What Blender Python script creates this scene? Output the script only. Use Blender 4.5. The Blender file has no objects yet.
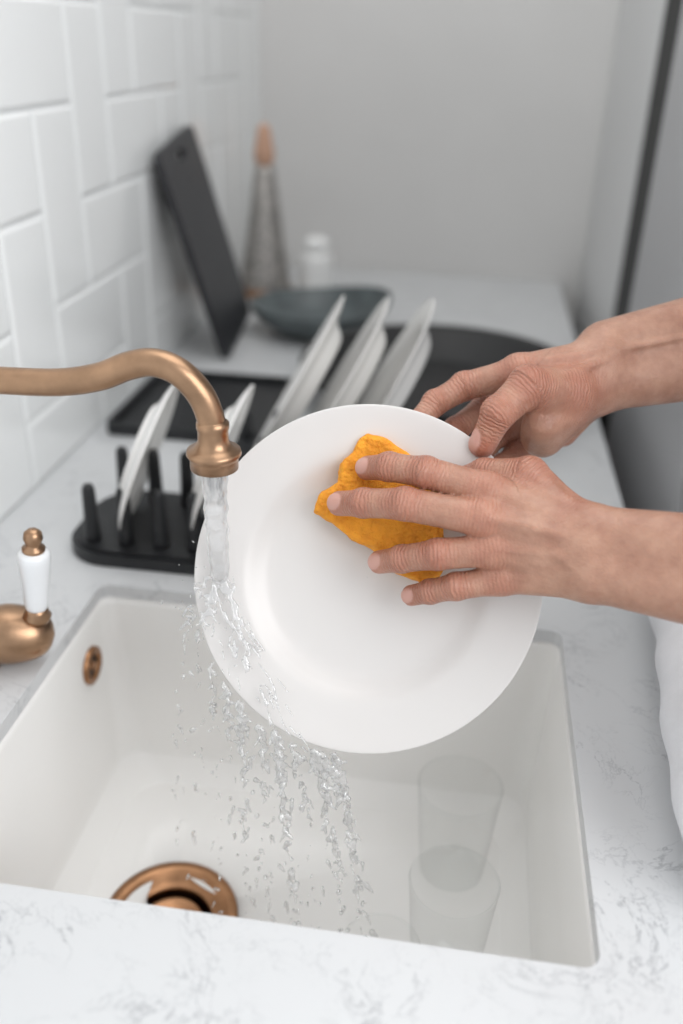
import bpy, bmesh, math, random
import numpy as np
from mathutils import Vector, Matrix
random.seed(7); rng=np.random.RandomState(5)
S=bpy.context.scene
COL=S.collection

# ------------------------------------------------------------------ materials
def new_mat(name):
    m=bpy.data.materials.new(name); m.use_nodes=True
    nt=m.node_tree; b=nt.nodes['Principled BSDF']
    return m,nt,b
def mat(name,col,rough=.5,metal=0.0,var=.04,scale=20,bump=0,bscale=80,coat=0,sss=0,trans=0,ior=1.45,bdist=.002):
    m,nt,b=new_mat(name)
    tc=nt.nodes.new('ShaderNodeTexCoord')
    n=nt.nodes.new('ShaderNodeTexNoise'); n.inputs['Scale'].default_value=scale; n.inputs['Detail'].default_value=4
    nt.links.new(tc.outputs['Object'],n.inputs['Vector'])
    r=nt.nodes.new('ShaderNodeValToRGB')
    c0=[max(0,c*(1-var)) for c in col]; c1=[min(1,c*(1+var)) for c in col]
    r.color_ramp.elements[0].position=.3; r.color_ramp.elements[1].position=.7
    r.color_ramp.elements[0].color=(*c0,1); r.color_ramp.elements[1].color=(*c1,1)
    nt.links.new(n.outputs['Fac'],r.inputs['Fac']); nt.links.new(r.outputs['Color'],b.inputs['Base Color'])
    b.inputs['Roughness'].default_value=rough; b.inputs['Metallic'].default_value=metal
    b.inputs['Coat Weight'].default_value=coat; b.inputs['IOR'].default_value=ior
    b.inputs['Transmission Weight'].default_value=trans
    if sss:
        b.inputs['Subsurface Weight'].default_value=sss; b.inputs['Subsurface Radius'].default_value=(1,.4,.25); b.inputs['Subsurface Scale'].default_value=.006
    if bump:
        n2=nt.nodes.new('ShaderNodeTexNoise'); n2.inputs['Scale'].default_value=bscale; n2.inputs['Detail'].default_value=6
        nt.links.new(tc.outputs['Object'],n2.inputs['Vector'])
        bp=nt.nodes.new('ShaderNodeBump'); bp.inputs['Strength'].default_value=bump; bp.inputs['Distance'].default_value=bdist
        nt.links.new(n2.outputs['Fac'],bp.inputs['Height']); nt.links.new(bp.outputs['Normal'],b.inputs['Normal'])
    return m
M={}
M['tile']=mat('tile_glaze',(.92,.935,.935),.16,var=.01,scale=3,coat=.3)
M['grout']=mat('grout',(.84,.86,.86),.9,bump=.3,bscale=300)
M['wall']=mat('wall_paint',(.75,.74,.73),.85,var=.02,scale=5,bump=.1,bscale=200)
M['ceramic']=mat('sink_ceramic',(.90,.89,.87),.25,var=.01,scale=4)
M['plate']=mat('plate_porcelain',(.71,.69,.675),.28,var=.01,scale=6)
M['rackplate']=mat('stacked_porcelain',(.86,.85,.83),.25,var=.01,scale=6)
M['bronze']=mat('brushed_bronze',(.40,.25,.155),.32,1.0,var=.14,scale=60,bump=.06,bscale=400)
M['copper']=mat('copper_drain',(.36,.19,.10),.30,1.0,var=.2,scale=50)
M['dark']=mat('dark_hole',(.03,.015,.01),.5)
M['black']=mat('black_plastic',(.018,.019,.021),.42,var=.2,scale=30,bump=.05)
M['blackpan']=mat('black_enamel',(.014,.014,.015),.45,var=.3,scale=150,bump=.3,bscale=250)
M['board']=mat('black_board',(.026,.027,.031),.4,var=.15,scale=30)
M['slate']=mat('slate_glaze',(.105,.125,.13),.35,var=.3,scale=25)
M['steel']=mat('grater_steel',(.42,.40,.38),.28,1.0,var=.5,scale=110,bump=1.0,bscale=150,bdist=.004)
M['wood']=mat('light_wood',(.60,.36,.25),.5,var=.15,scale=30)
M['white']=mat('white_matte',(.92,.92,.91),.4)
M['cab']=mat('cabinet_white',(.70,.70,.70),.5)
M['panel']=mat('cabinet_grey',(.66,.66,.66),.5,var=.02,scale=3)
M['fridge']=mat('fridge_grey',(.44,.44,.45),.38,var=.03,scale=3)
M['body_gap']=mat('fridge_body_gap_shade',(.015,.015,.015),.6)  # black of the fridge body and foot, also the painted gap shade
M['floor']=mat('floor_grey',(.30,.29,.28),.5,var=.1,scale=6)
M['shirt']=mat('shirt_cotton',(.80,.81,.84),.9,var=.03,scale=40,bump=.4,bscale=300)
M['trousers']=mat('trousers_denim',(.08,.10,.15),.9,var=.1,scale=60)
M['hair']=mat('hair_brown',(.06,.035,.02),.6,var=.3,scale=80,bump=.8,bscale=200)
M['sponge']=mat('sponge_cellulose',(.95,.36,.028),.75,var=.16,scale=110,bump=1.0,bscale=260,sss=.2,bdist=.004)
M['porc']=mat('handle_porcelain',(.85,.87,.89),.12,var=.01,coat=.5)
def thin_glass(name,tint,base,edge):
    m,nt,b=new_mat(name); nt.nodes.remove(b)
    out=[n for n in nt.nodes if n.type=='OUTPUT_MATERIAL'][0]
    t=nt.nodes.new('ShaderNodeBsdfTransparent'); t.inputs['Color'].default_value=(*tint,1)
    g=nt.nodes.new('ShaderNodeBsdfGlossy'); g.inputs['Roughness'].default_value=.03
    f=nt.nodes.new('ShaderNodeLayerWeight'); f.inputs['Blend'].default_value=.5
    p=nt.nodes.new('ShaderNodeMath'); p.operation='POWER'; p.inputs[1].default_value=5; nt.links.new(f.outputs['Facing'],p.inputs[0])
    mu=nt.nodes.new('ShaderNodeMath'); mu.operation='MULTIPLY_ADD'; mu.inputs[1].default_value=edge; mu.inputs[2].default_value=base; nt.links.new(p.outputs[0],mu.inputs[0])
    x=nt.nodes.new('ShaderNodeMixShader'); nt.links.new(mu.outputs[0],x.inputs[0]); nt.links.new(t.outputs[0],x.inputs[1]); nt.links.new(g.outputs[0],x.inputs[2])
    nt.links.new(x.outputs[0],out.inputs['Surface']); return m
M['glass']=thin_glass('clear_glass',(.985,.99,.988),.05,.9)
def water_mat():
    m,nt,b=new_mat('water')
    out=[n for n in nt.nodes if n.type=='OUTPUT_MATERIAL'][0]
    b.inputs['Roughness'].default_value=0.02; b.inputs['Transmission Weight'].default_value=1; b.inputs['IOR'].default_value=1.33
    tc=nt.nodes.new('ShaderNodeTexCoord'); n=nt.nodes.new('ShaderNodeTexNoise'); n.inputs['Scale'].default_value=140
    nt.links.new(tc.outputs['Object'],n.inputs['Vector'])
    bp=nt.nodes.new('ShaderNodeBump'); bp.inputs['Strength'].default_value=.2; bp.inputs['Distance'].default_value=.001
    nt.links.new(n.outputs['Fac'],bp.inputs['Height']); nt.links.new(bp.outputs['Normal'],b.inputs['Normal'])
    d2=nt.nodes.new('ShaderNodeBsdfTransparent'); df=nt.nodes.new('ShaderNodeBsdfDiffuse'); df.inputs['Color'].default_value=(.98,.99,1,1)
    gl=nt.nodes.new('ShaderNodeBsdfGlossy'); gl.inputs['Roughness'].default_value=.08
    def mx(f,a,c):
        x=nt.nodes.new('ShaderNodeMixShader'); x.inputs[0].default_value=f
        nt.links.new(a,x.inputs[1]); nt.links.new(c,x.inputs[2]); return x.outputs[0]
    a=mx(.42,b.outputs[0],d2.outputs[0]); a=mx(.18,a,df.outputs[0]); a=mx(.14,a,gl.outputs[0])
    nt.links.new(a,out.inputs['Surface'])
    return m
M['water']=water_mat()

# quartz
def quartz():
    m,nt,b=new_mat('quartz_counter')
    tc=nt.nodes.new('ShaderNodeTexCoord')
    def noise(scale,detail,dist,rough=.6):
        n=nt.nodes.new('ShaderNodeTexNoise'); n.inputs['Scale'].default_value=scale
        n.inputs['Detail'].default_value=detail; n.inputs['Distortion'].default_value=dist; n.inputs['Roughness'].default_value=rough
        nt.links.new(tc.outputs['Object'],n.inputs['Vector']); return n
    def math_(op,a,v):
        x=nt.nodes.new('ShaderNodeMath'); x.operation=op; nt.links.new(a,x.inputs[0])
        if isinstance(v,(int,float)): x.inputs[1].default_value=v
        else: nt.links.new(v,x.inputs[1])
        return x.outputs[0]
    def vein(scale,width,dist):
        n=noise(scale,8,dist,.65); a=math_('SUBTRACT',n.outputs['Fac'],.5); a=math_('ABSOLUTE',a,0)
        r=nt.nodes.new('ShaderNodeValToRGB'); r.color_ramp.elements[0].position=0; r.color_ramp.elements[0].color=(1,1,1,1)
        r.color_ramp.elements[1].position=width; r.color_ramp.elements[1].color=(0,0,0,1); nt.links.new(a,r.inputs['Fac']); return r.outputs['Color']
    v1=vein(14,.011,.7); v2=vein(26,.010,.5)
    v=math_('MAXIMUM',v1,math_('MULTIPLY',v2,.45))
    n2=noise(11,2,0); r2=nt.nodes.new('ShaderNodeValToRGB'); r2.color_ramp.elements[0].position=.42; r2.color_ramp.elements[1].position=.60
    nt.links.new(n2.outputs['Fac'],r2.inputs['Fac'])
    v=math_('MULTIPLY',v,r2.outputs['Color']); v=math_('MULTIPLY',v,.68)
    mix=nt.nodes.new('ShaderNodeMix'); mix.data_type='RGBA'
    mix.inputs['A'].default_value=(.645,.655,.665,1); mix.inputs['B'].default_value=(.25,.26,.28,1)
    nt.links.new(v,mix.inputs['Factor']); nt.links.new(mix.outputs['Result'],b.inputs['Base Color'])
    b.inputs['Roughness'].default_value=.28
    return m
M['quartz']=quartz()

def skin():
    m,nt,b=new_mat('skin')
    L=nt.links
    tc=nt.nodes.new('ShaderNodeTexCoord')
    def attr(n):
        a=nt.nodes.new('ShaderNodeAttribute'); a.attribute_name=n; return a.outputs['Fac']
    n=nt.nodes.new('ShaderNodeTexNoise'); n.inputs['Scale'].default_value=45; n.inputs['Detail'].default_value=7; n.inputs['Roughness'].default_value=.65; L.new(tc.outputs['Object'],n.inputs['Vector'])
    rr=nt.nodes.new('ShaderNodeValToRGB'); rr.color_ramp.elements[0].position=.36; rr.color_ramp.elements[1].position=.64; L.new(n.outputs['Fac'],rr.inputs['Fac'])
    def mix(f,A,B):
        x=nt.nodes.new('ShaderNodeMix'); x.data_type='RGBA'
        L.new(f,x.inputs['Factor'])
        for k,v in (('A',A),('B',B)):
            if isinstance(v,tuple): x.inputs[k].default_value=(*v,1)
            else: L.new(v,x.inputs[k])
        return x.outputs['Result']
    c=mix(rr.outputs['Color'],(.375,.19,.13),(.50,.285,.20))
    c=mix(attr('red'),c,(.48,.140,.090))
    c=mix(attr('nail'),c,(.62,.35,.29))
    L.new(c,b.inputs['Base Color'])
    b.inputs['Roughness'].default_value=.36
    b.inputs['Subsurface Weight'].default_value=.20; b.inputs['Subsurface Radius'].default_value=(1,.35,.2); b.inputs['Subsurface Scale'].default_value=.004
    def M2(op,a,v,w=None):
        x=nt.nodes.new('ShaderNodeMath'); x.operation=op
        for i,q in enumerate((a,v,w)):
            if q is None: continue
            if isinstance(q,(int,float)): x.inputs[i].default_value=q
            else: L.new(q,x.inputs[i])
        return x.outputs[0]
    nz=nt.nodes.new('ShaderNodeTexNoise'); nz.inputs['Scale'].default_value=160; L.new(tc.outputs['Object'],nz.inputs['Vector'])
    s=M2('SINE',M2('MULTIPLY_ADD',attr('along'),2.1,M2('MULTIPLY',nz.outputs['Fac'],9.0)),0)
    k=M2('MULTIPLY',s,attr('crease'))
    v=nt.nodes.new('ShaderNodeTexVoronoi'); v.inputs['Scale'].default_value=620; L.new(tc.outputs['Object'],v.inputs['Vector'])
    n3=nt.nodes.new('ShaderNodeTexNoise'); n3.inputs['Scale'].default_value=130; n3.inputs['Detail'].default_value=6; L.new(tc.outputs['Object'],n3.inputs['Vector'])
    a=M2('MULTIPLY_ADD',v.outputs['Distance'],.35,k); a=M2('MULTIPLY_ADD',n3.outputs['Fac'],1.2,a)
    a=M2('MULTIPLY',a,M2('SUBTRACT',1.0,M2('MULTIPLY',attr('nail'),.9)))
    bp=nt.nodes.new('ShaderNodeBump'); bp.inputs['Strength'].default_value=.7; bp.inputs['Distance'].default_value=.0010
    L.new(a,bp.inputs['Height']); L.new(bp.outputs['Normal'],b.inputs['Normal'])
    return m
M['skin']=skin()

# ------------------------------------------------------------------ helpers
def obj(name,verts,faces,material,parent=None,smooth=True,loc=None):
    me=bpy.data.meshes.new(name); me.from_pydata([tuple(v) for v in verts],[],[tuple(f) for f in faces]); me.update()
    o=bpy.data.objects.new(name,me); COL.objects.link(o)
    if material: me.materials.append(material)
    if smooth: me.polygons.foreach_set('use_smooth',[True]*len(me.polygons))
    if parent: o.parent=parent
    if loc is not None: o.location=loc
    return o
def empty(name,loc=(0,0,0)):
    e=bpy.data.objects.new(name,None); COL.objects.link(e); e.empty_display_size=.05; return e
def box(name,x0,x1,y0,y1,z0,z1,material,parent=None,bevel=0):
    bm=bmesh.new(); bmesh.ops.create_cube(bm,size=1)
    for v in bm.verts: v.co=Vector(((x0+x1)/2+v.co.x*(x1-x0),(y0+y1)/2+v.co.y*(y1-y0),(z0+z1)/2+v.co.z*(z1-z0)))
    if bevel: bmesh.ops.bevel(bm,geom=bm.edges[:],offset=bevel,segments=3,affect='EDGES',profile=.5)
    me=bpy.data.meshes.new(name); bm.to_mesh(me); bm.free(); me.materials.append(material)
    o=bpy.data.objects.new(name,me); COL.objects.link(o)
    if parent: o.parent=parent
    return o
def lathe_data(profile,seg=64):
    V=[];F=[];n=len(profile)
    for i in range(seg):
        a=2*math.pi*i/seg
        for r,z in profile: V.append((r*math.cos(a),r*math.sin(a),z))
    for i in range(seg):
        j=(i+1)%seg
        for k in range(n-1): F.append((i*n+k,j*n+k,j*n+k+1,i*n+k+1))
    return V,F
def smooth_prof(p,it=2):
    for _ in range(it):
        q=[p[0]]
        for a,b in zip(p[:-1],p[1:]):
            q.append((.75*a[0]+.25*b[0],.75*a[1]+.25*b[1])); q.append((.25*a[0]+.75*b[0],.25*a[1]+.75*b[1]))
        q.append(p[-1]); p=q
    return p
def lathe(name,profile,material,matrix=None,seg=64,parent=None,sm=0):
    if sm: profile=smooth_prof(profile,sm)
    V,F=lathe_data(profile,seg)
    if matrix is not None: V=[matrix@Vector(v) for v in V]
    o=obj(name,V,F,material,parent)
    bm=bmesh.new(); bm.from_mesh(o.data); bmesh.ops.remove_doubles(bm,verts=bm.verts,dist=1e-6); bmesh.ops.recalc_face_normals(bm,faces=bm.faces); bm.to_mesh(o.data); bm.free()
    o.data.polygons.foreach_set('use_smooth',[True]*len(o.data.polygons))
    return o
def frame(origin,zaxis,xhint=(1,0,0)):
    z=Vector(zaxis).normalized(); x=Vector(xhint); x=(x-z*x.dot(z)).normalized(); y=z.cross(x)
    m=Matrix((x,y,z)).transposed().to_4x4(); m.translation=Vector(origin); return m
def catmull(P,n=8):
    P=[np.array(p,float) for p in P]; Q=[2*P[0]-P[1]]+P+[2*P[-1]-P[-2]]; out=[]
    for i in range(1,len(Q)-2):
        for k in range(n):
            t=k/n; a,b,c,d=Q[i-1],Q[i],Q[i+1],Q[i+2]
            out.append(.5*((2*b)+(-a+c)*t+(2*a-5*b+4*c-d)*t*t+(-a+3*b-3*c+d)*t**3))
    out.append(P[-1]); return out
def tube(name,P,material,seg=24,n=8,parent=None,r=None):
    if r is not None: P=[(*p,r) for p in P]
    Q=catmull(P,n); V=[];F=[]
    pts=[Vector(q[:3]) for q in Q]; prev=None
    for i,q in enumerate(Q):
        t=(pts[min(i+1,len(pts)-1)]-pts[max(i-1,0)]).normalized()
        if prev is None:
            h=Vector((0,1,0)) if abs(t.y)<.9 else Vector((1,0,0)); x=(h-t*h.dot(t)).normalized()
        else: x=(prev-t*prev.dot(t)).normalized()
        prev=x; y=t.cross(x)
        for k in range(seg):
            a=2*math.pi*k/seg; V.append(pts[i]+(x*math.cos(a)+y*math.sin(a))*q[3])
    for i in range(len(Q)-1):
        for k in range(seg):
            l=(k+1)%seg; F.append((i*seg+k,i*seg+l,(i+1)*seg+l,(i+1)*seg+k))
    F.append(tuple(range(seg))[::-1]); F.append(tuple((len(Q)-1)*seg+k for k in range(seg)))
    return obj(name,V,F,material,parent)
def join_into(objs,name):
    bm=bmesh.new(); mats=[]
    for o in objs:
        ids=[]
        for m in o.data.materials:
            if m not in mats: mats.append(m)
            ids.append(mats.index(m))
        nf=len(bm.faces); me=o.data.copy(); me.transform(o.matrix_basis); bm.from_mesh(me); bm.faces.ensure_lookup_table()
        for f in bm.faces[nf:]: f.material_index=ids[f.material_index] if ids else 0
    me=bpy.data.meshes.new(name); bm.to_mesh(me); bm.free()
    for m in mats: me.materials.append(m)
    r=bpy.data.objects.new(name,me); COL.objects.link(r)
    for o in objs: bpy.data.objects.remove(o)
    return r
def rrect(cx,cy,hx,hy,r,n=10):
    pts=[]
    for (sx,sy,a0) in ((1,1,0),(-1,1,90),(-1,-1,180),(1,-1,270)):
        for k in range(n+1):
            a=math.radians(a0+90*k/n); pts.append((cx+sx*(hx-r)+r*math.cos(a),cy+sy*(hy-r)+r*math.sin(a)))
    return pts
def prism(name,pts,z0,z1,material):
    n=len(pts); V=[(x,y,z0) for x,y in pts]+[(x,y,z1) for x,y in pts]
    F=[tuple(range(n))[::-1],tuple(range(n,2*n))]+[(i,(i+1)%n,n+(i+1)%n,n+i) for i in range(n)]
    return obj(name,V,F,material,smooth=False)
def boolean_cut(o,c):
    m=o.modifiers.new('b','BOOLEAN'); m.operation='DIFFERENCE'; m.solver='EXACT'; m.object=c
    dg=bpy.context.evaluated_depsgraph_get(); me=bpy.data.meshes.new_from_object(o.evaluated_get(dg))
    o.modifiers.clear(); o.data=me; bpy.data.objects.remove(c)
# --- implicit surfaces
def rc(P,a,b,ra,rb):
    a=np.asarray(a,np.float32); b=np.asarray(b,np.float32); ba=b-a; L=float(ba@ba)+1e-9
    px,py,pz=P[0]-a[0],P[1]-a[1],P[2]-a[2]
    t=np.clip((px*ba[0]+py*ba[1]+pz*ba[2])/L,0,1)
    return np.sqrt((px-t*ba[0])**2+(py-t*ba[1])**2+(pz-t*ba[2])**2)-(ra+t*(rb-ra))
def smin(a,b,k):
    h=np.clip(.5+.5*(b-a)/k,0,1); return b*(1-h)+a*h-k*h*(1-h)
def grid(lo,hi,h):
    return [np.arange(lo[i],hi[i]+h,h,dtype=np.float32) for i in range(3)]
def surface_nets(F,lo,h):
    ins=F<0; nx,ny,nz=F.shape
    s=np.zeros((nx-1,ny-1,nz-1),np.int8)
    for i in (0,1):
        for j in (0,1):
            for k in (0,1): s+=ins[i:nx-1+i,j:ny-1+j,k:nz-1+k]
    act=np.argwhere((s>0)&(s<8)); N=len(act)
    idx=-np.ones(s.shape,np.int32); idx[act[:,0],act[:,1],act[:,2]]=np.arange(N)
    acc=np.zeros((N,3)); cnt=np.zeros(N)
    cs=[(i,j,k) for i in (0,1) for j in (0,1) for k in (0,1)]
    for a in cs:
        for ax in range(3):
            if a[ax]==0:
                b=list(a); b[ax]=1
                A=act+np.array(a); B=act+np.array(b)
                va=F[A[:,0],A[:,1],A[:,2]]; vb=F[B[:,0],B[:,1],B[:,2]]
                m=(va<0)!=(vb<0); t=np.where(m,va/np.where(m,va-vb,1),0)
                p=np.tile(np.array(a,float),(N,1)); p[:,ax]+=t
                acc+=p*m[:,None]; cnt+=m
    V=(act+acc/cnt[:,None])*h+np.array(lo)
    Fc=[]
    for ax in range(3):
        o=[slice(None)]*3; q=[slice(None)]*3; o[ax]=slice(0,-1); q[ax]=slice(1,None)
        A=ins[tuple(o)]; B=ins[tuple(q)]
        e=np.argwhere(A!=B); u,w=(ax+1)%3,(ax+2)%3
        e=e[(e[:,u]>0)&(e[:,w]>0)&(e[:,u]<F.shape[u]-1)&(e[:,w]<F.shape[w]-1)]
        if not len(e): continue
        fl=A[e[:,0],e[:,1],e[:,2]]
        def c(du,dw):
            x=e.copy(); x[:,u]-=du; x[:,w]-=dw; return idx[x[:,0],x[:,1],x[:,2]]
        qd=np.stack([c(1,1),c(0,1),c(0,0),c(1,0)],1)
        qd[~fl]=qd[~fl][:,::-1]; Fc.append(qd)
    return V,np.concatenate(Fc)
def npobj(name,V,F,material,parent=None):
    return obj(name,V.tolist(),F.tolist(),material,parent)

# ------------------------------------------------------------------ camera
CX=Vector((.989,.1437,.0263)); CY=Vector((-.0901,.4584,.8843)); CZ=Vector((.115,-.877,.4662))
CZ.normalize(); CX=(CX-CZ*CX.dot(CZ)).normalized(); CY=CZ.cross(CX)
cam=bpy.data.cameras.new('camera'); co=bpy.data.objects.new('camera',cam); COL.objects.link(co)
mw=Matrix((CX,CY,CZ)).transposed().to_4x4(); mw.translation=Vector((0,0,1.4)); co.matrix_world=mw
cam.sensor_fit='VERTICAL'; cam.sensor_height=36; cam.lens=31.75; cam.clip_start=.02
cam.dof.use_dof=True; cam.dof.focus_distance=.675; cam.dof.aperture_fstop=2.1
S.camera=co

# ------------------------------------------------------------------ room shell
CT=.90
box('floor',-.62,3.0,-2.2,2.3,-.05,0,M['floor'])
box('wall_back',-.62,1.6,2.2,2.32,0,2.7,M['wall'])
parts=[box('wl',-.62,-.5035,-1.2,2.2,0,2.7,M['grout'])]
w=.112; g=.0012; V=[];F=[]
def tile(y0,y1,z0,z1):
    y1=min(y1,2.2)
    if y1-y0<.02: return
    y0+=g;y1-=g;z0+=g;z1-=g; b=.005; x0,x1,x2=-.504,-.5020,-.5000
    if z0<CT: z0=CT+.001
    if z1-z0<.03 or y1-y0<.03: return
    k=len(V)
    for (x,ins) in ((x0,0),(x1,0),(x2,b)):
        V.extend([(x,y0+ins,z0+ins),(x,y1-ins,z0+ins),(x,y1-ins,z1-ins),(x,y0+ins,z1-ins)])
    for r in (0,1):
        for i in range(4):
            j=(i+1)%4; F.append((k+r*4+i,k+r*4+j,k+r*4+4+j,k+r*4+4+i))
    F.append((k+8,k+9,k+10,k+11))
for i in range(-9,21):
    for j in range(-1,16):
        y=i*w+.035; z=CT+j*w-.03
        d=(i-j)%4
        if d==0: tile(y,y+2*w,z,z+w)
        elif d==3: tile(y,y+w,z,z+2*w)
parts.append(obj('tl',V,F,M['tile'],smooth=False))
join_into(parts,'wall_left')

c=box('kitchen_cabinet',-.498,.185,-1.0,2.198,.0,.86,M['cab'])
cc=box('k',-.40,.16,.34,.78,.5,1.0,M['cab']); boolean_cut(c,cc)
sx,sy,hx,hy=-.111,.558,.230,.180
ct=box('countertop',-.5032,.214,-1.0,2.199,.886,CT,M['quartz'],bevel=.0015)
cu=prism('cut',rrect(sx,sy,hx,hy,.012),.8,1.0,M['quartz']); boolean_cut(ct,cu)
e1=box('e',.190,.2138,-.999,2.198,.860,.8862,M['quartz'])
ct.name='ct0'; ct=join_into([ct,e1],'countertop')
# sink
depth_z=.672
DR=(-.220,.541)
loops=[]
def L(ins,z,r): loops.append([(x,y,z) for x,y in rrect(sx,sy,hx-ins,hy-ins,r)])
L(-.022,.8855,.03); L(-.0005,.8855,.016); L(.001,.878,.016); L(.004,.80,.020); L(.010,.71,.026)
for k in range(1,7):
    a=math.radians(15*k); L(.010+.026*(1-math.cos(a)),.698-.026*math.sin(a)+.0,.026+.012*k/6)
L(.06,depth_z-.0005,.04)
ring=loops[-1]
def circ(r,z): 
    return [(DR[0]+r*math.cos(math.atan2(y-DR[1],x-DR[0])),DR[1]+r*math.sin(math.atan2(y-DR[1],x-DR[0])),z) for x,y,_ in ring]
loops.append(circ(.054,depth_z-.002)); loops.append(circ(.052,depth_z-.032)); 
loops.append(circ(.060,depth_z-.032)); 
n=len(ring)
L(.05,depth_z-.012,.04); L(.0,.70,.03); L(-.010,.80,.03); L(-.010,.878,.03); L(-.022,.878,.03)
V=[p for l in loops for p in l]; F=[]
for i in range(len(loops)-1):
    for k in range(n):
        j=(k+1)%n; F.append((i*n+k,i*n+j,(i+1)*n+j,(i+1)*n+k))
for k in range(n):
    j=(k+1)%n; i=len(loops)-1; F.append((i*n+k,i*n+j,j,k))
sink=obj('sink_basin',V,F,M['ceramic'])
bm=bmesh.new(); bm.from_mesh(sink.data); bmesh.ops.recalc_face_normals(bm,faces=bm.faces); bm.to_mesh(sink.data); bm.free()
dr=empty('sink_drain')
T=Matrix.Translation((DR[0],DR[1],depth_z))
lathe('drain_flange',[(.0625,-.0005),(.062,.0014),(.058,.0022),(.052,.0018),(.046,-.0035),(.0405,-.006),(.0385,-.0065),(.0375,-.009),(.0375,-.028),(.049,-.028),(.0495,-.004)],M['copper'],T,parent=dr)
lathe('drain_plug',[(.0005,-.0115),(.014,-.0115),(.016,-.0125),(.018,-.0115),(.026,-.011),(.029,-.0095),(.0305,-.0105),(.0308,-.014),(.0005,-.014)],M['copper'],T,parent=dr)
lathe('drain_post',[(.0005,-.014),(.006,-.014),(.006,-.0285),(.0005,-.0285)],M['copper'],T,parent=dr,seg=24)
lathe('drain_sump',[(.0005,-.0292),(.044,-.0292),(.044,-.0285),(.0005,-.0285)],M['dark'],T,parent=dr)
ov=empty('overflow_ring')
fm=frame((-.3378,.687,.836),(1,0,0),(0,1,0))
lathe('ring',[(.0195,-.001),(.0195,.003),(.016,.0045),(.0125,.003),(.0115,-.001)],M['copper'],fm,parent=ov,seg=40)
lathe('hole',[(.0005,.0008),(.012,.0008),(.012,-.001),(.0005,-.001)],M['dark'],fm,parent=ov,seg=32)
lathe('bar',[(.0005,.003),(.004,.003),(.005,.0)],M['copper'],fm,parent=ov,seg=24)

# ------------------------------------------------------------------ faucet
fa=empty('kitchen_faucet')
Y=.58; Z0=1.4
sp=[(-.408,.588,-.42),(-.408,.587,-.32),(-.405,.585,-.262),(-.385,.583,-.234),(-.35,Y,-.227),(-.327,Y,-.2265),(-.283,Y,-.2245),(-.252,Y,-.218),(-.230,Y,-.2085),(-.211,Y,-.2045),(-.193,Y,-.210),(-.179,Y,-.2245),(-.1722,Y,-.241),(-.1705,Y,-.257)]
tube('spout',[(x,y,z+Z0,.0100) for x,y,z in sp],M['bronze'],parent=fa)
T=Matrix.Translation((-.1705,Y,Z0-.282))
lathe('aerator',[(.0095,.038),(.0118,.036),(.0118,.032),(.0110,.030),(.0112,.022),(.0150,.0165),(.0195,.015),(.0200,.012),(.0185,.010),(.0176,.008),(.0176,.001),(.0155,0),(.0125,0),(.0120,.006),(.0005,.006)],M['bronze'],T,parent=fa)
T=Matrix.Translation((-.408,.588,CT))
lathe('body',[(.0005,0),(.031,0),(.032,.004),(.027,.009),(.024,.014),(.021,.02),(.021,.05),(.025,.055),(.025,.062),(.018,.070),(.0135,.078),(.0135,.095),(.0005,.097)],M['bronze'],T,parent=fa)
bc=Vector((-.358,.604,CT+.030))
fm=frame((-.408,.590,CT+.034),bc-Vector((-.408,.590,CT+.034)))
lathe('valve_arm',[(.014,0),(.015,.012),(.019,.018),(.019,.022),(.0225,.026),(.026,.034),(.0265,.044),(.0245,.056),(.021,.068),(.013,.077),(.0005,.080)],M['bronze'],fm,parent=fa,sm=1)
T=frame(bc+Vector((.017,0,.020)),(.09,0,1))
lathe('lever_collar',[(.0005,-.004),(.010,-.004),(.012,.002),(.009,.006),(.0095,.010),(.0005,.010)],M['bronze'],T,parent=fa)
lathe('lever_porcelain',[(.0005,.008),(.0085,.008),(.0100,.014),(.0108,.028),(.0130,.050),(.0138,.062),(.0115,.067),(.0005,.068)],M['porc'],T,parent=fa,sm=1)
lathe('lever_cap',[(.0005,.066),(.0090,.066),(.0095,.070),(.006,.072),(.0065,.075),(.0080,.079),(.0072,.084),(.004,.087),(.0005,.0875)],M['bronze'],T,parent=fa)

# ------------------------------------------------------------------ plates
R=.135
def plate_prof(R,dp=.013):
    k=R/.135
    return [(.0005,-dp),(.060*k,-dp),(.078*k,-dp+.0008),(.087*k,-dp*.6),(.093*k,-dp*.30),(.099*k,-dp*.12),(.118*k,.0008),(.1335*k,.0035),(.135*k,.0030),(.1345*k,.0015),(.118*k,-.003),(.100*k,-.0055),(.090*k,-dp-.001),(.086*k,-dp-.004),(.082*k,-dp-.0065),(.079*k,-dp-.0060),(.077*k,-dp-.0035),(.0005,-dp-.0035)]
Pc=Vector((-.057,.593,1.029))
N=Vector((.081,-.845,.528)).normalized(); U=Vector((.989,.144,.026)); U=(U-N*U.dot(N)).normalized(); VV=N.cross(U)
FR=Matrix((U,VV,N)).transposed().to_4x4(); FR.translation=Pc
PT=frame(Pc,N+U*-.06+VV*-.05,U)
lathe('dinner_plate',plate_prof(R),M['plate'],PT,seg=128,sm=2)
def standing(name,x,y,z,R,lean,yaw,flip=False,dp=.016):
    ax=Vector((math.cos(yaw),math.sin(yaw),0)); ax=(ax*math.cos(lean)-Vector((0,0,1))*math.sin(lean))
    if flip: ax=-ax
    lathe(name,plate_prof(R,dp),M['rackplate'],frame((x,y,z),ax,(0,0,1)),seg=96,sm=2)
BR=.122
for x,y in ((-.212,1.05),(-.158,1.055),(-.104,1.06)):
    standing('dinner_plate',x+.012,y,CT+.010+BR*math.cos(.5),BR,.50,.03,True)
SR=.086
standing('saucer',-.322,.846,CT+.017+SR*math.cos(.36),SR,.36,.09,False,.006)
standing('saucer',-.244,.855,CT+.017+SR*math.cos(.36),SR,.36,.03,False,.006)
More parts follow.
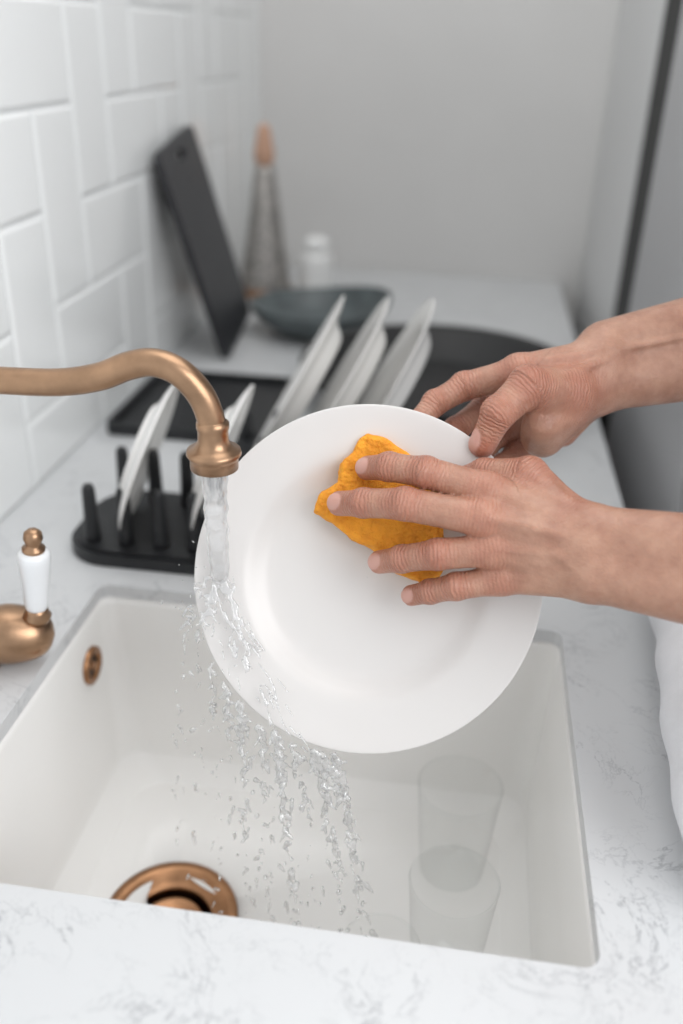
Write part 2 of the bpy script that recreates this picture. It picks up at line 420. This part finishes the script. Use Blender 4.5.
def rack(name,x0,x1,y0,y1,px,py,ph):
    o=[]
    b=prism('b',rrect((x0+x1)/2,(y0+y1)/2,(x1-x0)/2,(y1-y0)/2,min(.05,(y1-y0)*.45)),CT+.0005,CT+.013,M['black']); o.append(b)
    rim=prism('r',rrect((x0+x1)/2,(y0+y1)/2,(x1-x0)/2-.006,(y1-y0)/2-.006,min(.045,(y1-y0)*.4)),CT+.012,CT+.017,M['black']); o.append(rim)
    for x in px:
        for y in py:
            T=Matrix.Translation((x,y,CT+.012))
            o.append(lathe('p',[(.0005,0),(.0095,0),(.0085,.01),(.0068,ph-.006),(.005,ph-.001),(.0005,ph)],M['black'],T,seg=16))
    return join_into(o,name)
rack('dish_rack',-.402,-.10,.770,.925,[-.371,-.334,-.296,-.258,-.218,-.178,-.138],[.797,.895],.070)
rack('dish_rack',-.30,-.02,.985,1.125,[-.275,-.232,-.178,-.122,-.066],[1.01,1.10],.045)
t=[prism('t',rrect(-.368,1.225,.112,.120,.012),CT+.0005,CT+.008,M['black'])]
o1=prism('t',rrect(-.368,1.225,.112,.120,.012),CT+.0081,CT+.018,M['black']); c1=prism('c',rrect(-.368,1.225,.105,.113,.01),CT,CT+.03,M['black']); boolean_cut(o1,c1); t.append(o1)
join_into(t,'drip_tray')
T=Matrix.Translation((-.03,1.35,CT+.0005))
lathe('roasting_pan',[(.0005,0),(.150,0),(.175,.006),(.205,.045),(.213,.052),(.218,.053),(.218,.056),(.208,.056),(.199,.050),(.170,.012),(.148,.005),(.0005,.005)],M['blackpan'],T,seg=96)
V,F=lathe_data(smooth_prof([(.0005,.0),(.05,.0),(.09,.012),(.118,.038),(.124,.055),(.121,.057),(.113,.046),(.086,.020),(.05,.009),(.0005,.008)],2),80)
V=[(x*1.08,y*.95,z+ (max(0,(x*.8+y*.35)/.12)**2)*.024*(math.hypot(x,y)/.12)**2) for x,y,z in V]
obj('serving_bowl',V,F,M['slate'],loc=(-.268,1.655,CT+.0005))
# cutting board leaning on wall
pts=rrect(0,.173,.105,.173,.018)
bd=prism('cutting_board',pts,-.006,.006,M['board'])
hc=[(.022*math.cos(a),.320+.008*math.sin(a)) for a in [2*math.pi*i/24 for i in range(24)]]
hc=prism('h',hc,-.05,.05,M['board']); boolean_cut(bd,hc)
up=Vector((-.085,-.048,.333)).normalized(); yy=Vector((0,1,-.0)); yy=(yy-up*yy.dot(up)).normalized(); nn=yy.cross(up)
mm=Matrix((yy,up,nn)).transposed().to_4x4(); mm.translation=Vector((-.402,1.550,CT+.016))
bd.data.transform(mm); bv=bd.modifiers.new('bev','BEVEL'); bv.width=.003; bv.segments=3; bv.limit_method='ANGLE'
# grater
gr=empty('cone_grater'); T=Matrix.Translation((-.432,1.92,CT))
lathe('body',[(.052,.004),(.054,.01),(.050,.05),(.036,.14),(.022,.245),(.018,.262),(.0005,.264)],M['steel'],T,parent=gr)
lathe('foot',[(.0005,0),(.060,0),(.062,.008),(.056,.016),(.050,.018),(.0005,.018)],M['copper'],T,parent=gr)
lathe('knob',[(.0005,.262),(.015,.262),(.020,.272),(.0215,.288),(.017,.305),(.015,.322),(.010,.338),(.0005,.342)],M['wood'],T,parent=gr,sm=1)
lathe('salt_shaker',[(.0005,0),(.034,0),(.037,.004),(.037,.074),(.035,.082),(.026,.088),(.026,.091),(.029,.094),(.029,.108),(.024,.118),(.0005,.120)],M['white'],Matrix.Translation((-.328,1.950,CT)),sm=1)

# tall units at right
box('tall_cabinet',.262,.86,1.66,2.198,0,2.35,M['panel'],bevel=.003)
fr=empty('refrigerator')
box('carcass',.292,.88,.98,1.655,.02,2.30,M['body_gap'],fr,.004)
box('door',.262,.290,.975,1.500,.06,2.30,M['fridge'],fr,.005)
box('gap_shade_strip',.265,.294,1.502,1.656,.03,2.32,M['body_gap'],fr,.002)  # flush black strip painted in for the shaded gap beside the cabinet
box('foot',.30,.86,1.0,1.57,0,.03,M['body_gap'],fr)

# glasses in the sink
def tumbler(x,y,h,r):
    lathe('drinking_glass',[(.0005,.0),(r*.74,0),(r*.79,.0025),(r*.80,.006),(r,h-.001),(r+.0004,h),(r-.0006,h+.0010),(r-.0014,h),(r-.0012,h-.0015)],M['glass'],Matrix.Translation((x,y,depth_z+.0012)),seg=64)
tumbler(.034,.530,.110,.0375); tumbler(.036,.640,.110,.0395); tumbler(-.020,.462,.105,.031)

# ------------------------------------------------------------------ sponge (plate frame, mm)
poly=np.array([(368,432),(385,437),(398,446),(412,457),(428,474),(436,500),(444,530),(446,560),(440,577),(420,582),(398,574),(372,548),(352,540),(334,524),(313,512),(320,492),(338,482),(340,462),(352,452),(356,440)],float)
poly=np.stack([(poly[:,0]-366)*.768,(578-poly[:,1])*.768],1)
h=1.3; lo=(-60,-20,-24); ax=grid(lo,(80,130,36),h)
X=ax[0][:,None]; Yg=ax[1][None,:]
d=np.full((len(ax[0]),len(ax[1])),1e9); sgn=np.ones_like(d)
for i in range(len(poly)):
    a=poly[i]; b=poly[(i+1)%len(poly)]; e=b-a
    wx=X-a[0]; wy=Yg-a[1]; t=np.clip((wx*e[0]+wy*e[1])/(e@e),0,1)
    d=np.minimum(d,(wx-t*e[0])**2+(wy-t*e[1])**2)
    c1=Yg>=a[1]; c2=Yg<b[1]; c3=e[0]*wy>e[1]*wx
    fl=(c1&c2&c3)|(~c1&~c2&~c3); sgn=np.where(fl,-sgn,sgn)
d2=(sgn*np.sqrt(d))[:,:,None]
X3=ax[0][:,None,None]; Y3=ax[1][None,:,None]; Z3=ax[2][None,None,:]
mid=2+2.0*np.sin(X3/13+.6)*np.sin(Y3/15)+1.5*np.sin((X3+Y3)/9)
r=5.5; wx=d2+r+.9*np.sin(X3/4.1)*np.sin(Y3/4.7+Z3/4); wz=np.abs(Z3-mid)-10.5+r+0*X3
SF=np.sqrt(np.maximum(wx,0)**2+np.maximum(wz,0)**2)+np.minimum(np.maximum(wx,wz),0)-r+.5*np.sin(X3/2.3+Y3/3.1)*np.sin(Y3/2.1-Z3/3)
V,F=surface_nets(SF.astype(np.float32),lo,h)
V=V/1000; o=npobj('sponge',V,F,M['sponge']); o.data.transform(FR)

# ------------------------------------------------------------------ hands (plate frame, mm)
def make_hand(name,fingers,palm,arm,tend,dorsal,lo,hi,parent,h=1.5):
    ax=grid(lo,hi,h); P=(ax[0][:,None,None],ax[1][None,:,None],ax[2][None,None,:])
    dn=np.array(dorsal,float); dn/=np.linalg.norm(dn)
    pal=None
    for a,b,ra,rb in palm:
        q=rc(P,a,b,ra,rb); pal=q if pal is None else smin(pal,q,9)
    am=None
    for a,b,ra,rb in arm:
        q=rc(P,a,b,ra,rb); am=q if am is None else smin(am,q,14)
    base=smin(pal,am,16)
    for a,b,ra,rb in tend:
        base=smin(base,rc(P,a,b,ra,rb),3.5)
    D=base
    for f in fingers:
        fd=None
        for (a,ra),(b,rb) in zip(f[:-1],f[1:]):
            mid=(np.array(a)+np.array(b))/2; rm=(ra+rb)/2*.95
            q=np.minimum(rc(P,a,mid,ra,rm),rc(P,mid,b,rm,rb)); fd=q if fd is None else smin(fd,q,2.2)
        for (a,ra) in f[:-1]:
            fd=smin(fd,rc(P,np.array(a)+dn*1.4,np.array(a)+dn*1.41,ra*.985,ra*.985),2.0)
        D=np.minimum(D,smin(base,fd,6))
    V,F=surface_nets(D.astype(np.float32),lo,h)
    red=np.zeros(len(V)); crease=np.zeros(len(V)); along=np.zeros(len(V)); nail=np.zeros(len(V))
    best=np.full(len(V),1e9)
    disp=np.zeros((len(V),3))
    for f in fingers:
        s0=0
        for i,((a,ra),(b,rb)) in enumerate(zip(f[:-1],f[1:])):
            a=np.array(a,float); b=np.array(b,float); ba=b-a; L=np.linalg.norm(ba); tt=(V-a)@ba/L
            t=np.clip(tt,0,L); dist=np.linalg.norm(V-a-t[:,None]*ba/L,axis=1)-(ra+t/L*(rb-ra))
            m=dist<best; best=np.where(m,dist,best); along=np.where(m,s0+tt,along); s0+=L
            if i==len(f)-2:
                dirn=ba/L; dd=dn-dirn*(dn@dirn); dd/=np.linalg.norm(dd); lat=np.cross(dirn,dd)
                rel=V-b; la=rel@lat; al=rel@dirn; do=rel@dd
                e=np.sqrt((la/(rb*.74))**2+((al+rb*.05)/(rb*.98))**2)
                mk=(do>rb*.15)&(do<rb*1.3)
                nl=np.clip((1.0-e)/.12,0,1)*mk; nail=np.maximum(nail,nl)
                groove=np.exp(-((e-1.05)/.13)**2)*mk
                disp+= -dd*(groove*.7)[:,None]+dd*(nl*.15)[:,None]
                red=np.maximum(red,.6*np.exp(-(np.linalg.norm(rel,axis=1)/(rb*1.7))**2))
        for k,(a,ra) in enumerate(f[:-1]):
            rel=V-np.array(a); dist=np.linalg.norm(rel,axis=1)
            red=np.maximum(red,(.75 if k else .65)*np.exp(-(dist/(ra*1.25))**2))
            if k: crease=np.maximum(crease,np.exp(-(dist/(ra*1.15))**2)*1.0)
            else: crease=np.maximum(crease,np.exp(-(dist/(ra*1.2))**2)*.5)
    V=V+disp
    o=npobj(name,V/1000,F,M['skin'],parent)
    for nm,arr in (('red',red),('crease',crease),('along',along),('nail',nail)):
        at=o.data.attributes.new(nm,'FLOAT','POINT'); at.data.foreach_set('value',arr.astype(np.float32))
    o.data.transform(FR)
    sm=o.modifiers.new('smooth','SMOOTH'); sm.factor=.5; sm.iterations=1
    return o
person=empty('person')
A=np.array
Lf=[
 [((87,63,54),12.8),((43,76,53),11.8),((17,82,38),10.9),((1,83,23),9.3)],
 [((82,42,62),13.3),((28,53,57),12.2),((-2,55,40),11.0),((-20,56,25),9.5)],
 [((89,20,58),12.4),((51,17,54),11.4),((26,14,38),10.3),((10,12,23),8.9)],
 [((96,-1,48),11.3),((65,-6,44),10.2),((47,-10,32),9.2),((34,-13,20),8.0)],
 [((148,40,60),15),((118,74,48),14),((88,78,28),11.3),((66,74,12),9)],
]
Lp=[((86,63,54),(148,34,70),12.0,15),((81,43,60),(150,24,76),12.0,15),((88,20,56),(152,12,74),11.5,15),((95,0,47),(150,2,66),11,15),
    ((98,8,38),(146,4,58),13,16),((100,40,40),(142,24,58),14,16),((112,64,46),(146,38,62),13,16)]
Lt=[((88,62,63.5),(150,32,83.5),3.4,3),((83,43,72),(154,23,90.5),3.6,3),((90,21,68),(156,13,89),3.4,3),((97,0,57),(152,4,79.5),3,3),
    ((120,72,58),(160,36,84),3,3),((110,33,75.5),(140,8,85),2,2),((158,20,92.5),(230,12,121.5),2.4,2.2),((150,34,88.5),(215,32,112.5),2.0,2.2)]
LW=A((162,16,75.)); LE=A((380,-29,185.)); 
mid_=LW+(LE-LW)*.45
La=[(LW+(0,14,0),mid_+(0,14,0),19.5,27),(LW-(0,14,0),mid_-(0,10,0),19.5,29),(mid_+(0,14,0),LE+(0,8,0),27,33),(mid_-(0,10,0),LE-(0,6,0),29,33)]
make_hand('left_hand_forearm',Lf,Lp,La,Lt,(0,.1,1),(-38,-80,-2),(425,105,235),person,1.4)
Rf=[
 [((122,164,-12),13),((80,155,-24),11.6),((56,141,-22),10.4),((37,120,-15),8.8)],
 [((140,156,-32),13),((100,142,-46),11.6),((74,122,-37),10.2),((57,103,-22),8.8)],
 [((152,140,-44),12.5),((116,124,-58),11),((92,102,-46),9.8),((74,84,-27),8.4)],
 [((160,122,-50),11.5),((128,106,-60),10),((108,90,-48),9),((92,74,-30),7.6)],
 [((160,146,-8),19),((124,146,18),15.8),((100,124,24),13.2),((89,102,14),10.6)],
]
Rp=[((121,165,-12),(182,176,-22),12.5,16),((140,158,-32),(184,170,-32),12.5,16),((155,142,-46),(186,162,-42),12,16),((165,122,-50),(188,152,-46),12,16),
    ((158,146,-12),(188,168,-24),19,18),((142,114,-22),(180,150,-28),17.5,18),((128,144,8),(160,146,-12),16,18),((138,119,-6),(162,138,-14),15.5,17)]
Rt=[((122,168,-2),(184,178,-6),3,3),((158,158,7),(200,176,-10),3,3),((198,180,-8),(270,196,-18),2.4,2.2)]
RW=A((196,172,-30.)); RE=A((431,229,-78.)); m2=RW+(RE-RW)*.45
Ra=[(RW+(0,16,0),m2+(0,16,0),22,30),(RW-(0,15,0),m2-(0,15,0),21,31),(m2+(0,16,0),RE+(0,8,0),30,34),(m2-(0,15,0),RE-(0,6,0),31,34)]
make_hand('right_hand_forearm',Rf,Rp,Ra,Rt,(-.2,.75,.6),(20,52,-140),(480,282,48),person,1.4)

# body
LEw=FR@Vector((.380,-.029,.185)); REw=FR@Vector((.431,.229,-.078))
LSh=Vector((.40,.50,1.37)); RSh=Vector((.42,.86,1.37))
lo=(.13,.34,.74); ax=grid(lo,(.62,.97,1.50),.007)
P=(ax[0][:,None,None],ax[1][None,:,None],ax[2][None,None,:])
def ell(P,c,r):
    q=np.sqrt(((P[0]-c[0])/r[0])**2+((P[1]-c[1])/r[1])**2+((P[2]-c[2])/r[2])**2); return (q-1)*min(r)
PS=((P[0]-.36)*1.35,P[1],P[2])
D=rc(PS,(0.02,.70,.80),(.01,.70,1.10),.165,.165)/1.2
D=smin(D,rc(PS,(.01,.70,1.10),(.05,.69,1.30),.165,.16)/1.2,.05)
D=smin(D,rc(P,(.214,.455,.952),(.238,.78,.965),.046,.046),.035)
for E,Sh in ((LEw,LSh),(REw,RSh)):
    e2=E+(Sh-E)*.06
    D=smin(D,rc(P,tuple(e2),tuple(Sh),.050,.062),.03)
D=np.maximum(D,-(P[2]-.79)+0*P[0]+0*P[1])
D=D+.003*np.sin(P[2]*60+P[1]*25)*np.sin(P[1]*55+P[0]*30)
V,F=surface_nets(D.astype(np.float32),lo,.007); V[:,0]=np.where((V[:,2]<.903)&(V[:,0]<.219),.219,V[:,0]); npobj('shirt',V,F,M['shirt'],person)
lo=(.2,.5,.0); ax=grid(lo,(.55,.9,.86),.01); P=(ax[0][:,None,None],ax[1][None,:,None],ax[2][None,None,:])
D=smin(rc(P,(.38,.63,.78),(.38,.61,.10),.085,.05),rc(P,(.38,.77,.78),(.38,.79,.10),.085,.05),.03)
V,F=surface_nets(D.astype(np.float32),lo,.01); npobj('trousers',V,F,M['trousers'],person)
for k,y in enumerate((.61,.79)):
    lo=(.2,y-.08,-.01); ax=grid(lo,(.5,y+.08,.14),.008); P=(ax[0][:,None,None],ax[1][None,:,None],ax[2][None,None,:])
    D=np.maximum(smin(rc(P,(.38,y,.07),(.38,y,.05),.05,.05),rc(P,(.37,y,.035),(.26,y,.03),.045,.035),.03),-(P[2]-.002)+0*P[0]+0*P[1])
    V,F=surface_nets(D.astype(np.float32),lo,.008); npobj('shoe_%d'%(k+1),V,F,M['black'],person)
hcn=(.32,.69,1.62)
lo=(.15,.55,1.34); ax=grid(lo,(.52,.83,1.78),.006); P=(ax[0][:,None,None],ax[1][None,:,None],ax[2][None,None,:])
D=smin(ell(P,(hcn[0]+.01,hcn[1],hcn[2]+.02),(.098,.076,.098)),ell(P,(hcn[0]-.025,hcn[1],hcn[2]-.055),(.065,.058,.07)),.03)
D=smin(D,rc(P,(.37,.69,1.38),(.335,.69,1.56),.058,.052),.02)
D=smin(D,rc(P,(.228,.69,1.615),(.208,.69,1.583),.007,.012),.010)
D=smin(D,rc(P,(.222,.675,1.553),(.222,.705,1.553),.006,.006),.006)
for s in (-1,1):
    D=smin(D,ell(P,(.34,.69+s*.078,1.61),(.018,.010,.032)),.006)
    D=np.maximum(D,-(ell(P,(.222,.69+s*.032,1.625),(.014,.016,.009))))
V,F=surface_nets(D.astype(np.float32),lo,.006); hd=npobj('head',V,F,M['skin'],person)
D2=np.maximum(ell(P,(.345,.69,1.655),(.105,.088,.100)),-(P[2]-1.60-(.32-P[0])*.9)+0*P[1])
V,F=surface_nets(D2.astype(np.float32),lo,.006); npobj('hair',V,F,M['hair'],person)
for s in (-1,1):
    lathe('eye_%d'%(1 if s<0 else 2),[(.0005,.011),(.005,.0098),(.009,.0065),(.011,0),(.009,-.0065),(.0005,-.011)],M['white'],frame((.237,.69+s*.032,1.625),(-1,0,0),(0,1,0)),seg=20,parent=person)

# ------------------------------------------------------------------ water
h=.0011; lo=np.array((-.255,.42,.670)); hi=np.array((.075,.68,1.135)); ax=grid(lo,hi,h)
W=np.full([len(a) for a in ax],1.0,np.float32)
def add(a,b,ra,rb,k=.002):
    a=np.array(a,float); b=np.array(b,float); r=max(ra,rb)+k+2*h
    l=np.minimum(a,b)-r; u=np.maximum(a,b)+r
    i0=np.maximum(((l-lo)/h).astype(int),0); i1=np.minimum(((u-lo)/h).astype(int)+2,W.shape)
    if (i1<=i0).any(): return
    P=(ax[0][i0[0]:i1[0],None,None],ax[1][None,i0[1]:i1[1],None],ax[2][None,None,i0[2]:i1[2]])
    s=(slice(i0[0],i1[0]),slice(i0[1],i1[1]),slice(i0[2],i1[2]))
    W[s]=smin(W[s],rc(P,a,b,ra,rb),k)
imp=Vector((-.1705,.58,1.0275))
top=Vector((-.1705,.58,1.117)); prev=None
for i in range(15):
    t=i/14; p=top.lerp(imp,t)+Vector((rng.normal()*.0006,rng.normal()*.0006,0)); r=.0092-.0022*t+rng.normal()*.0004
    if prev is not None: add(prev[0],p,prev[1],r,.002)
    prev=(p,r)
def PF(u,v,n): return FR@Vector((u/1000,v/1000,n/1000))
g=9.81
for i in range(34):
    phi=math.radians(rng.uniform(184,260)); e=Vector((135*math.cos(phi),135*math.sin(phi)))
    st=Vector((-114+rng.normal()*4,1+rng.normal()*4)); pts=[]
    for k in range(13):
        t=k/12; q=st.lerp(e,t)+Vector((rng.normal()*1.5,rng.normal()*1.5))
        rr=q.length; nz=2.3+ (0 if rr>97 else -(97-rr)*.38)
        pts.append(PF(q.x,q.y,max(nz,-10.5)))
    for k in range(12):
        if rng.rand()<.36: add(pts[k],pts[k+1],rng.uniform(.0005,.0011),rng.uniform(.0005,.0011),.0015)
TH=[(190,(-.12,-.04,-.25),.4),(198,(-.03,-.06,-.35),.5),(208,(.0,-.08,-.45),.7),(217,(.03,-.08,-.50),.8),(224,(.06,-.10,-.55),1.3),(232,(.08,-.10,-.55),1.0),(240,(.12,-.10,-.6),1.7),(246,(.15,-.08,-.5),.8),(253,(.20,-.06,-.5),1.4),(259,(.24,-.05,-.45),1.8)]
for ph,v,dens in TH:
    for rep in range(3):
        phi=math.radians(ph+rng.normal()*1.3); p0=PF(136*math.cos(phi),136*math.sin(phi),1)
        vv=Vector(v)*rng.uniform(.85,1.15)+Vector(rng.normal(size=3)*.02); T=0; last=None
        while T<.3:
            T+=rng.uniform(.002,.006)
            p=p0+vv*T+Vector((0,0,-.5*g*T*T))
            if p.z<.682: break
            vel=vv+Vector((0,0,-g*T)); sig=.0010+.013*T
            pr=min(1,dens*(.70 if T<.06 else .38*math.exp(-(T-.06)*3)))
            if rng.rand()<pr:
                r=rng.uniform(.0007,.0021)*(1.2 if dens>1 else .85); ln=rng.uniform(.001,.009)
                j=Vector(rng.normal(size=3)*sig); d=(vel.normalized()+Vector(rng.normal(size=3)*.4)).normalized()
                add(p+j,p+j+d*ln,r,r*.55,.0015)
                if last is not None and T<.13 and rng.rand()<.65: add(last,p+j,.0008,.0008,.002)
                last=p+j
            else: last=None
for i in range(60):
    q=PF(-120+rng.normal()*18,-25+rng.normal()*28,rng.uniform(3,18)); r=rng.uniform(.0006,.0010); add(q,q+Vector(rng.normal(size=3)*.0015),r,r*.8,.001)
V,F=surface_nets(W,lo,h); wt=npobj('running_water',V,F,M['water'])
sm=wt.modifiers.new('smooth','SMOOTH'); sm.factor=.5; sm.iterations=1

# ------------------------------------------------------------------ light
wd=bpy.data.worlds.new('world'); S.world=wd; wd.use_nodes=True
bg=wd.node_tree.nodes['Background']; bg.inputs['Color'].default_value=(.95,.975,1,1); bg.inputs['Strength'].default_value=.83
def area(name,loc,target,size,power,col):
    l=bpy.data.lights.new(name,'AREA'); l.shape='RECTANGLE'; l.size=size[0]; l.size_y=size[1]; l.energy=power; l.color=col
    o=bpy.data.objects.new(name,l); COL.objects.link(o); o.location=loc
    o.rotation_euler=(Vector(target)-Vector(loc)).to_track_quat('-Z','Y').to_euler(); return o
area('window_light',(1.5,-.6,2.25),(-.5,.9,1.2),(1.6,1.4),29,(.99,.99,1))
area('overhead_fill',(.10,.95,2.7),(-.25,1.2,.9),(1.4,1.4),12,(1,.985,.96))  # unseen overhead fill, added to brighten the walls
S.view_settings.view_transform='Standard'
print('done')
